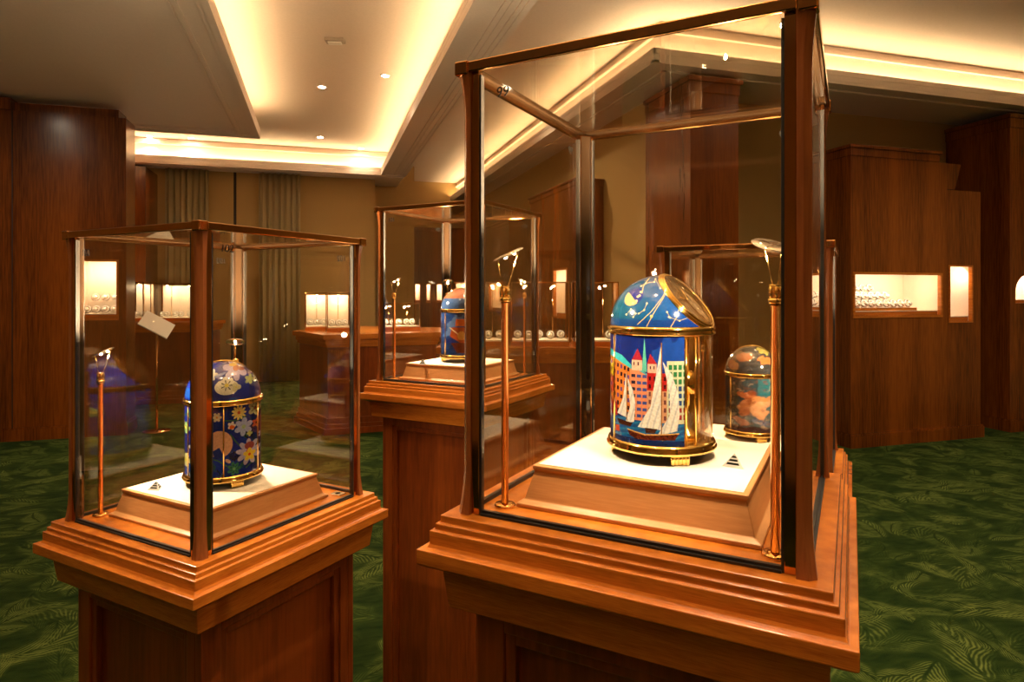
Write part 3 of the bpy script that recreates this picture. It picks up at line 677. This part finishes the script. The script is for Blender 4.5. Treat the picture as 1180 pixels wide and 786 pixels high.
# ------------------------------------------------------------------ painters (numpy): px,py are picture coordinates on the enamel
def pin(px, py, poly):
    c = np.zeros(px.shape, bool); n = len(poly)
    for i in range(n):
        x0, y0 = poly[i]; x1, y1 = poly[(i+1) % n]
        if y0 == y1: continue
        k = ((y0 > py) != (y1 > py)) & (px < (x1-x0)*(py-y0)/(y1-y0)+x0); c ^= k
    return c
def srgb(c): 
    c = np.array(c, float)/255; return np.where(c < .04045, c/12.92, ((c+.055)/1.055)**2.4)
class Cv:
    def __init__(s, x, y, bg): s.x, s.y = x, y; s.c = np.zeros(x.shape+(3,)); s.c[:] = srgb(bg)
    def put(s, m, col, a=1): s.c[m] = s.c[m]*(1-a)+srgb(col)*a
    def poly(s, P, col, a=1): s.put(pin(s.x, s.y, P), col, a)
    def disc(s, cx, cy, rx, ry, col, rot=0, a=1):
        dx, dy = s.x-cx, s.y-cy; u = dx*math.cos(rot)+dy*math.sin(rot); v = -dx*math.sin(rot)+dy*math.cos(rot)
        s.put((u/rx)**2+(v/ry)**2 < 1, col, a)
    def line(s, P, w, col):
        for (x0, y0), (x1, y1) in zip(P[:-1], P[1:]):
            L2 = (x1-x0)**2+(y1-y0)**2+1e-9; t = np.clip(((s.x-x0)*(x1-x0)+(s.y-y0)*(y1-y0))/L2, 0, 1)
            s.put((s.x-x0-t*(x1-x0))**2+(s.y-y0-t*(y1-y0))**2 < w*w, col)
    def rect(s, x0, x1, y0, y1, col): s.put((s.x > x0) & (s.x < x1) & (s.y > y0) & (s.y < y1), col)
    def flower(s, cx, cy, r, n, col, cc, dark=None, rot=0):
        a = np.arctan2(s.y-cy, s.x-cx)+rot; d = np.hypot(s.x-cx, s.y-cy)
        k = np.abs(np.cos(a*n/2)); s.put(d < r*(.55+.45*k), col)
        if dark: s.put((d < r*.62*k) & (k > .93), dark)
        s.put(d < r*.22, cc)
def fbm(x, y, sc, seed=0):
    r = np.random.RandomState(seed); v = 0
    for o in range(4):
        for _ in range(3):
            a, b, p = r.uniform(-1, 1)*sc, r.uniform(-1, 1)*sc, r.uniform(0, 6.28); v = v+np.sin(a*x+b*y+p)/(o+1)
        sc *= 2
    return v/4
def grid_mesh(name, P, cols, parent, thick=None):
    nu, nv = P.shape[:2]
    me = bpy.data.meshes.new(name); idx = np.arange(nu*nv).reshape(nu, nv)
    f = np.stack([idx[:-1, :-1], idx[1:, :-1], idx[1:, 1:], idx[:-1, 1:]], -1).reshape(-1, 4)
    me.from_pydata(P.reshape(-1, 3).tolist(), [], f.tolist())
    ca = me.color_attributes.new('Col', 'FLOAT_COLOR', 'POINT')
    c4 = np.ones((nu*nv, 4), np.float32); c4[:, :3] = cols.reshape(-1, 3); ca.data.foreach_set('color', c4.ravel())
    me.polygons.foreach_set('use_smooth', [True]*len(me.polygons))
    return link(name, me, M_enamel, parent)

def paint_boats(x, y):      # x 95..505, y 50(top)..640(bottom)
    c = Cv(x, y, (14, 38, 120)); n = fbm(x, y, .012, 3)
    c.c *= (1+.55*n)[..., None]; c.put((y < 230) & (n > .25), (30, 90, 190), .5)
    c.rect(0, 600, 505, 700, (20, 80, 140)); c.put((y > 505) & (np.sin(y*.22+x*.05+n*2) > .3), (40, 130, 180), .6); c.rect(0, 600, 610, 700, (18, 40, 90))
    # left block
    c.poly([(60, 165), (125, 170), (222, 225), (222, 470), (60, 520)], (214, 122, 48)); c.poly([(60, 120), (130, 150), (175, 165), (228, 215), (222, 232), (130, 185), (60, 168)], (60, 190, 200))
    c.rect(60, 128, 215, 290, (220, 190, 40)); c.rect(60, 128, 290, 380, (190, 60, 40)); c.rect(60, 150, 430, 505, (150, 30, 34))
    for i in range(6):
        for j in range(7):
            xx, yy = 106+i*20, 200+j*42+i*6; c.rect(xx, xx+11, yy, yy+22, (50, 26, 40) if (i+j) % 3 else (90, 60, 130))
    # middle blocks
    c.poly([(222, 232), (262, 225), (312, 262), (312, 510), (222, 510)], (224, 140, 98)); c.poly([(218, 216), (262, 222), (315, 258), (315, 268), (262, 238), (220, 236)], (80, 170, 180))
    for i in range(3):
        for j in range(7): yy = 262+j*36; c.rect(228+i*30, 250+i*30, yy, yy+17, (60, 80, 150) if i else (45, 40, 60))
    c.rect(312, 420, 250, 345, (176, 34, 34)); c.rect(312, 420, 345, 515, (206, 150, 112))
    for i in range(4):
        for j in range(6): yy = 268+j*42; c.rect(320+i*26, 332+i*26, yy, yy+22, (70, 18, 26) if j < 2 else (110, 60, 60))
    # church
    c.rect(230, 286, 182, 240, (226, 186, 160)); c.poly([(230, 184), (262, 122), (288, 184)], (170, 40, 60)); c.rect(240, 246, 195, 215, (60, 30, 60)); c.rect(262, 268, 195, 215, (60, 30, 60))
    c.poly([(284, 245), (298, 58), (312, 245)], (96, 190, 170)); c.rect(314, 362, 200, 250, (226, 176, 150)); c.poly([(312, 202), (328, 148), (364, 202)], (176, 44, 50)); c.rect(326, 332, 212, 230, (60, 30, 60)); c.rect(345, 351, 212, 230, (60, 30, 60))
    # right block
    c.rect(415, 520, 185, 520, (202, 206, 170))
    for i in range(4):
        for j in range(8):
            xx, yy = 424+i*25, 205+j*38; c.rect(xx, xx+17, yy, yy+26, (30, 120, 70) if j < 3 else ((30, 70, 130) if j < 6 else (150, 40, 40)))
    # sails
    W = (236, 232, 220)
    def sail(P, folds=True):
        m = pin(x, y, P); c.put(m, W); c.put(m & (np.sin(x*.20+y*.035+np.sqrt(np.abs(y))*.9) > .62), (168, 176, 190), .55)
    sail([(94, 240), (112, 520), (70, 530)]); sail([(200, 255), (203, 505), (148, 492), (182, 400)]); sail([(206, 285), (236, 350), (250, 420), (242, 522), (194, 532), (222, 440)])
    sail([(386, 92), (388, 552), (262, 546), (330, 430)]); sail([(393, 188), (440, 255), (474, 360), (480, 470), (468, 556), (366, 582), (430, 470), (428, 350)])
    c.line([(387, 90), (387, 575)], 3, (150, 100, 40)); c.line([(203, 250), (203, 520)], 2.2, (150, 100, 40))
    c.poly([(145, 520), (235, 528), (222, 550), (160, 548)], (70, 34, 22)); c.poly([(205, 566), (300, 582), (478, 568), (455, 606), (250, 612), (218, 596)], (86, 34, 20)); c.line([(208, 566), (300, 583), (476, 570)], 3, (225, 170, 90))
    c.poly([(300, 545), (365, 548), (350, 574), (305, 574)], (70, 40, 30)); c.poly([(140, 560), (160, 556), (162, 590), (138, 592)], (190, 70, 40))
    return c.c
def paint_sky(x, y):        # camera-facing picture plane of the dome, crop units 0..1180 x 100..590
    n = fbm(x, y, .006, 5)
    c = Cv(x, y, (12, 78, 150)); t = np.clip((x-150)/800, 0, 1)
    c.c = (1-t)[..., None]*srgb((24, 84, 104))+t[..., None]*srgb((6, 58, 150)); c.c *= (1+.5*n)[..., None]
    c.put(y > 520, (14, 34, 120), .55)
    c.disc(350, 332, 92, 60, (196, 164, 110), -.7); c.put((((x-350)*.76-(y-332)*.64) > -8) & (((x-350)**2+(y-332)**2) < 8400) & (np.hypot((x-350)*.76-(y-332)*.64, ((x-350)*.64+(y-332)*.76)*1.45) < 92), (22, 40, 120))
    for a, b in ((385, 330), (410, 290), (375, 365), (345, 385), (400, 320)): c.disc(a, b, 10, 10, (200, 180, 140))
    G = (216, 184, 110)
    c.line([(640, 235), (590, 330), (500, 450), (385, 560)], 2.4, G); c.line([(665, 225), (600, 330), (520, 460), (455, 585)], 2.4, G); c.line([(742, 290), (735, 380), (700, 500), (645, 590)], 2.4, G)
    c.line([(480, 165), (430, 240), (420, 300)], 3, G)
    for P in ([(410, 240), (450, 215), (520, 205), (530, 180), (570, 260)], [(640, 495), (725, 525), (795, 500), (832, 430)], [(290, 480), (330, 435), (370, 470), (350, 500)], [(395, 470), (440, 440), (462, 385)], [(625, 455), (650, 500)]):
        c.line(P, 1.8, (200, 176, 120))
        for p in P: c.disc(p[0], p[1], 7, 7, (225, 205, 150))
    for a, b in ((670, 350), (500, 490), (880, 520)): c.disc(a, b, 12, 12, G)
    return c.c
def paint_flowers(x, y):    # 250 per metre-free unit: crop coords 0..786 across, 50..660 down
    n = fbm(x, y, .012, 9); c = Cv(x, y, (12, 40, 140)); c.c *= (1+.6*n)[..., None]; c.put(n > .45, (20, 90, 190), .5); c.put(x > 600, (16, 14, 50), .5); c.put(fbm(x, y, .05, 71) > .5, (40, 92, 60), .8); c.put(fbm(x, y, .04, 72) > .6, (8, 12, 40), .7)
    for P in ([(380, 180), (480, 190), (560, 160)], [(430, 300), (470, 360), (520, 420)], [(560, 600), (620, 560), (680, 590)], [(250, 480), (330, 510), (400, 560)], [(100, 150), (150, 260), (120, 400)]): c.line(P, 5, (60, 110, 60))
    c.disc(340, 375, 108, 112, (212, 160, 124)); c.poly([(285, 430), (340, 400), (380, 480), (300, 500)], (20, 40, 120)); c.disc(410, 520, 26, 14, (210, 170, 140), .6)
    c.flower(500, 125, 62, 11, (240, 226, 130), (200, 90, 60), (210, 150, 60)); c.flower(440, 228, 36, 5, (232, 226, 214), (230, 110, 30)); c.disc(442, 240, 22, 16, (232, 110, 30))
    c.flower(540, 250, 80, 6, (168, 182, 226), (170, 200, 150), None, .4); c.flower(640, 110, 66, 5, (168, 176, 130), (120, 60, 40), (110, 90, 50)); c.flower(590, 316, 26, 4, (190, 200, 120), (220, 210, 90))
    c.flower(585, 470, 112, 9, (182, 176, 206), (200, 60, 30), None, .2); c.disc(590, 420, 42, 34, (150, 70, 70)); c.flower(590, 495, 56, 5, (236, 206, 60), (210, 70, 30), None, .3); c.flower(650, 240, 40, 5, (170, 80, 50), (120, 40, 30))
    c.flower(460, 590, 58, 7, (46, 110, 84), (90, 150, 90), (20, 60, 50)); c.flower(320, 150, 40, 6, (226, 222, 190), (220, 150, 60)); c.flower(200, 160, 60, 7, (190, 196, 226), (220, 180, 60), (120, 90, 150)); c.flower(160, 400, 70, 6, (226, 222, 200), (230, 190, 60), (150, 130, 60))
    c.flower(60, 250, 50, 5, (150, 190, 120), (230, 210, 90)); c.flower(60, 520, 60, 5, (220, 220, 150), (230, 210, 60)); c.flower(220, 590, 50, 6, (200, 190, 220), (230, 200, 60)); c.flower(700, 350, 34, 5, (190, 186, 196), (150, 90, 70)); c.flower(760, 480, 60, 6, (180, 170, 200), (220, 190, 60))
    return c.c
def paint_flower_dome(x, y):  # crop 0..611 x, 120..510 y
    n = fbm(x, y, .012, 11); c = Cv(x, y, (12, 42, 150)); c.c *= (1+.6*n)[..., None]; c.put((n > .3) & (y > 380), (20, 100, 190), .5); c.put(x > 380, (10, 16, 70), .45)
    c.flower(250, 175, 130, 7, (196, 184, 222), (190, 120, 90), None, .3); c.disc(300, 180, 40, 22, (170, 100, 90), .4); c.disc(225, 140, 40, 16, (232, 200, 110))
    c.disc(160, 365, 115, 82, (234, 230, 206)); c.flower(160, 345, 92, 7, (234, 230, 206), (222, 206, 80), (40, 44, 30)); c.flower(385, 305, 52, 5, (176, 190, 130), (200, 200, 110)); c.flower(475, 300, 62, 5, (196, 200, 176), (220, 210, 120), (90, 80, 50))
    c.flower(250, 370, 50, 3, (214, 210, 170), (222, 206, 120)); c.flower(20, 230, 60, 5, (220, 216, 200), (222, 200, 90)); c.disc(95, 235, 60, 14, (150, 160, 210), -.4); c.flower(-60, 380, 70, 6, (210, 206, 190), (222, 190, 80))
    c.flower(-120, 230, 60, 6, (160, 170, 220), (222, 190, 80))
    return c.c
def paint_ship(x, y):       # generic 0..400 x 0..590: brown ship under a pale sky of blue
    n = fbm(x, y, .02, 21); c = Cv(x, y, (30, 62, 120)); c.c *= (1+.7*n)[..., None]; c.put(n > .4, (120, 150, 190), .5)
    c.poly([(150, 90), (330, 90), (340, 190), (140, 190)], (206, 100, 36)); c.poly([(110, 205), (370, 205), (390, 400), (240, 460), (90, 330)], (170, 76, 34))
    c.poly([(100, 420), (400, 420), (350, 560), (160, 560)], (96, 38, 20)); c.line([(250, 60), (250, 430)], 6, (230, 190, 110)); c.line([(90, 210), (240, 380), (400, 230)], 5, (236, 210, 150)); c.rect(60, 130, 370, 420, (24, 40, 110)); c.disc(200, 320, 36, 60, (210, 150, 60)); c.disc(300, 300, 36, 60, (150, 50, 40))
    return c.c
def paint_swirl(x, y):      # soft generic drifting shapes in peach over teal
    x, y = x+22*fbm(x, y, .05, 61), y+22*fbm(x, y, .05, 62)
    n = fbm(x, y, .014, 31); c = Cv(x, y, (24, 66, 80)); c.c *= (1+.6*n)[..., None]; c.put((x > 230) & (y < 300), (40, 120, 140), .6)
    for a, b, rx, ry, r_, col in ((170, 200, 70, 44, .5, (200, 112, 66)), (230, 250, 62, 50, -.4, (226, 156, 100)), (140, 320, 50, 90, .2, (196, 120, 76)), (240, 360, 52, 96, -.2, (226, 160, 110)), (110, 480, 66, 40, .3, (176, 100, 60)), (260, 480, 80, 36, .3, (60, 80, 130)), (300, 250, 40, 60, .3, (206, 140, 90)), (190, 160, 34, 26, 0, (150, 70, 40))):
        c.disc(a, b, rx, ry, col, r_, .85)
    n2 = fbm(x, y, .06, 33); c.put(n2 > .35, (120, 56, 34), .5); c.put(n2 < -.5, (236, 190, 150), .35)
    c.put((y > 540), (60, 30, 30), .7)
    return c.c
def paint_swirl_dome(x, y):
    x, y = x+26*fbm(x, y, .05, 63), y+26*fbm(x, y, .05, 64)
    n = fbm(x, y, .012, 41); c = Cv(x, y, (60, 66, 72)); c.c *= (1+.6*n)[..., None]; c.put(n > .1, (150, 120, 90), .5)
    c.disc(160, 200, 60, 50, (180, 110, 70), .3, .8); c.disc(330, 230, 70, 46, (190, 110, 60), .3, .8); c.disc(60, 300, 50, 60, (190, 130, 90), 0, .7); c.disc(300, 130, 60, 30, (190, 180, 90), .5, .7)
    return c.c
def paint_ship_dome(x, y):
    n = fbm(x, y, .014, 51); c = Cv(x, y, (70, 100, 150)); c.c *= (1+.6*n)[..., None]; c.put(y < 230, (206, 112, 40), .8); c.disc(380, 300, 60, 90, (190, 100, 50)); c.put((n > .3) & (y > 230), (170, 190, 220), .5)
    return c.c

# ------------------------------------------------------------------ dome clocks
def clock(k, label, r, pd, pm, a0, a1, door=None, dial=(75, 45), res=(200, 180), dx=0, dy=0, hs=1.0, mull=()):
    X, Y = (CX[k][0]+dx)*S, (CX[k][1]+dy)*S; x, y = room(X, Y)
    t = empty('dome_clock', (x, y, ZR[k]), -math.atan2(X, Y)-PHI); tag(t, label, 'clock', 'enamelled dome table clocks')
    z0, z1, zb = .0218*hs, .142*hs, .151*hs
    rp = lambda a, rr=r: (rr*math.sin(a), -rr*math.cos(a))
    # feet: fluted blocks
    for a in (22, -98, 142):
        m = MB(); A = math.radians(a); R = Matrix.Rotation(A, 4, 'Z')
        for i in range(5):
            for p in ((-.0085+i*.00425,),):
                m.lathe([(.0020, .0004), (.0024, .002), (.0024, .0088*hs), (.0018, .011*hs)], 10, 0, R @ Vector((p[0], -r*.93, 0)))
        m.v = [tuple(v) for v in m.v]; bx = MB(); 
        vs = [R @ Vector((xx, yy, zz)) for zz in (.003, .0108*hs) for yy in (-r*.95+.0, -r*.74) for xx in (-.010, .010)]
        m.add(vs, [(0, 2, 3, 1), (4, 5, 7, 6), (0, 1, 5, 4), (1, 3, 7, 5), (3, 2, 6, 7), (2, 0, 4, 6)]); m.build('foot', M_gold, t)
    MB().lathe([(r*.8, .0103*hs), (r*1.02, .0105*hs), (r*1.07, .0125*hs), (r*1.075, .0150*hs), (r*1.045, .0165*hs), (r*1.055, .0180*hs), (r*1.03, .0212*hs), (r*.97, .0222*hs)], 96).build('base_ring', M_gold, t)
    MB().lathe([(r*1.0, z1-.001), (r*1.045, z1), (r*1.055, z1+.002), (r*1.03, z1+.0035), (r*1.06, z1+.0055), (r*1.06, z1+.0075), (r*1.01, zb+.0005)], 96).build('collar_band', M_gold, t)
    # enamelled drum
    al = np.radians(np.linspace(a0, a1, res[0])); zz = np.linspace(z0, z1, res[1]); A, Z = np.meshgrid(al, zz, indexing='ij')
    P = np.stack([r*np.sin(A), -r*np.cos(A), Z], -1)
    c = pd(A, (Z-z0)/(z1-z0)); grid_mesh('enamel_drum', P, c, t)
    m = MB()
    for a in list(mull)+([door[0], door[1], door[0]+12] if door else []):
        p = rp(math.radians(a), r*1.004); m.tube([(p[0], p[1], z0), (p[0], p[1], z1)], .0012, 8)
    m.build('brass_mullion', M_gold, t)
    if door:
        al = np.radians(np.linspace(door[0], door[1], 40)); m = MB(); vs = []; fs = []
        for a in al:
            for z in (z0, z1): p = rp(a, r*.995); vs.append((*p, z))
        for i in range(39): fs.append((2*i, 2*i+2, 2*i+3, 2*i+1))
        m.add(vs, fs, 0, True); o = m.build('glass_door', M_clear, t); sd = o.modifiers.new('t', 'SOLIDIFY'); sd.thickness = .0012
        m = MB(); p0, p1 = rp(math.radians(door[0]-1), r*.97), rp(math.radians(door[1]+1), r*.97); mid = rp(math.radians((door[0]+door[1])/2), r*.12)
        m.add([(*p0, z0), (*mid, z0), (*p1, z0), (*p0, z1), (*mid, z1), (*p1, z1)], [(0, 1, 4, 3), (1, 2, 5, 4)]); o = m.build('inner_wall', M_gold, t); sd = o.modifiers.new('t', 'SOLIDIFY'); sd.thickness = .001
        pc = rp(math.radians((door[0]+door[1])/2), r*.5)
        MB().lathe([(.016, z0), (.015, z0+.006), (.004, z0+.012), (.004, z0+.05), (.012, z0+.052), (.012, z0+.075), (.003, z0+.078), (.003, z1)], 28, 0, (pc[0], pc[1], 0)).build('movement', M_gold, t)
    # dome
    n = Vector((math.sin(math.radians(dial[0]))*math.cos(math.radians(dial[1])), -math.cos(math.radians(dial[0]))*math.cos(math.radians(dial[1])), math.sin(math.radians(dial[1]))))
    dd = r*.72; rho = math.sqrt(r*r-dd*dd)*.99
    al = np.linspace(-PI, PI, 2*res[0]); ee = np.linspace(0, PI/2, res[1]); A, E2 = np.meshgrid(al, ee, indexing='ij')
    Dm = np.stack([np.cos(E2)*np.sin(A), -np.cos(E2)*np.cos(A), np.sin(E2)], -1)
    dist = r*(Dm @ np.array(n)); P = r*Dm.copy()
    over = dist > dd
    P[over] -= ((dist-dd)[over])[:, None]*np.array(n)
    P[..., 2] *= hs; P[..., 2] += zb
    cc = pm(Dm[..., 0], Dm[..., 2]); cc[over] = srgb((92, 66, 40))  # brown dial face stands in for the reflection in its glass
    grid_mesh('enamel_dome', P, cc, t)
    q = n.to_track_quat('Z', 'Y').to_matrix(); c0 = n*dd+Vector((0, 0, zb))
    dl = empty('dial', (0, 0, 0)); dl.parent = t
    m = MB(); m.torus(c0, rho, .0022, q, 64, 10); m.torus(c0+n*.0022, rho*.94, .0014, q, 64, 8); m.torus(c0-n*.001, rho*1.035, .0014, q, 64, 8); m.build('dial_ring', M_gold, dl)
    m = MB()
    for h in range(12):
        a = h*PI/6; m.lathe([(.0016, .0004), (.0014, .001)], 8, 0, c0+q @ Vector((rho*.78*math.cos(a), rho*.78*math.sin(a), 0)), q)
    for a, l in ((1.1, .6), (2.9, .42)): m.tube([c0+n*.0014, c0+n*.0014+q @ Vector((rho*l*math.cos(a), rho*l*math.sin(a), 0))], .0007, 6)
    m.build('hands_and_markers', M_gold, dl)
    pr = [(rho*.93*math.cos(a), .011*math.sin(a)+.001) for a in [PI/2*i/8 for i in range(8)]]; MB().lathe(pr, 48, 0, c0, q).build('crystal', M_clear, dl)
    return t
def boats_drum(A, T): return paint_boats((np.sin(A)*58+78)/.2035*(np.abs(A) < PI/2)+((-58+78)/.2035-(np.abs(A)-PI/2)*280)*(np.abs(A) >= PI/2), 640-T*590)
def sky_dome(X, Z): return paint_sky((768-690+60*X)*7.375, 580-Z*440)
clock('R', 'blue dome clock with white sailing boats before a row of houses', .0585, boats_drum, sky_dome, -130, 25, door=(27, 130), dial=(68, 42), res=(520, 380), mull=(-62,))
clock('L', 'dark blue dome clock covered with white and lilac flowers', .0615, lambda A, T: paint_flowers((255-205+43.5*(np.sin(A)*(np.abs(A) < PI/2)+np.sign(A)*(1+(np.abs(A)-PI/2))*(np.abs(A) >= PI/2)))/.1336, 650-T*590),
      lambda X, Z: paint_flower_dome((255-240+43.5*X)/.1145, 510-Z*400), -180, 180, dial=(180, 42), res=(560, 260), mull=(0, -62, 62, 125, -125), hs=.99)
clock('M', 'blue and orange dome clock with a sailing ship in the rear case', .0585, lambda A, T: paint_ship((np.sin(A)+1)*200+100*0, 590-T*590), lambda X, Z: paint_ship_dome((X+1)*230, 400-Z*330), -180, 180, dial=(180, 42), res=(200, 120), mull=(-50, 50))
clock('N', 'dome clock with peach and teal painting in the case behind the large one', .0585, lambda A, T: paint_swirl((np.sin(A)+1)*190, 590-T*590), lambda X, Z: paint_swirl_dome((X+1)*220, 400-Z*330), -180, 180, dial=(180, 42), res=(160, 120), mull=(50, -50))

# ------------------------------------------------------------------ camera, world, view
cam = bpy.data.cameras.new('camera'); co = bpy.data.objects.new('camera', cam); COL.objects.link(co)
co.location = (0, 0, CAMZ); co.rotation_euler = (PI/2, 0, -PHI); cam.sensor_width = 36; cam.sensor_fit = 'HORIZONTAL'; cam.lens = 733/1180*36; cam.shift_y = -(393-337)/1180; cam.clip_start = .02
scn.camera = co
w = bpy.data.worlds.new('world'); scn.world = w; w.use_nodes = True; w.node_tree.nodes['Background'].inputs[0].default_value = (1, .7, .45, 1); w.node_tree.nodes['Background'].inputs[1].default_value = .02
vs_ = scn.view_settings; vs_.view_transform = 'Standard'; vs_.look = 'None'; vs_.gamma = 1; vs_.use_curve_mapping = False; vs_.exposure = 1.2
cy = scn.cycles; cy.transparent_max_bounces = 64; cy.max_bounces = 14; cy.glossy_bounces = 6; cy.diffuse_bounces = 5; cy.sample_clamp_indirect = 4; cy.use_denoising = True; cy.caustics_reflective = False; cy.caustics_refractive = False
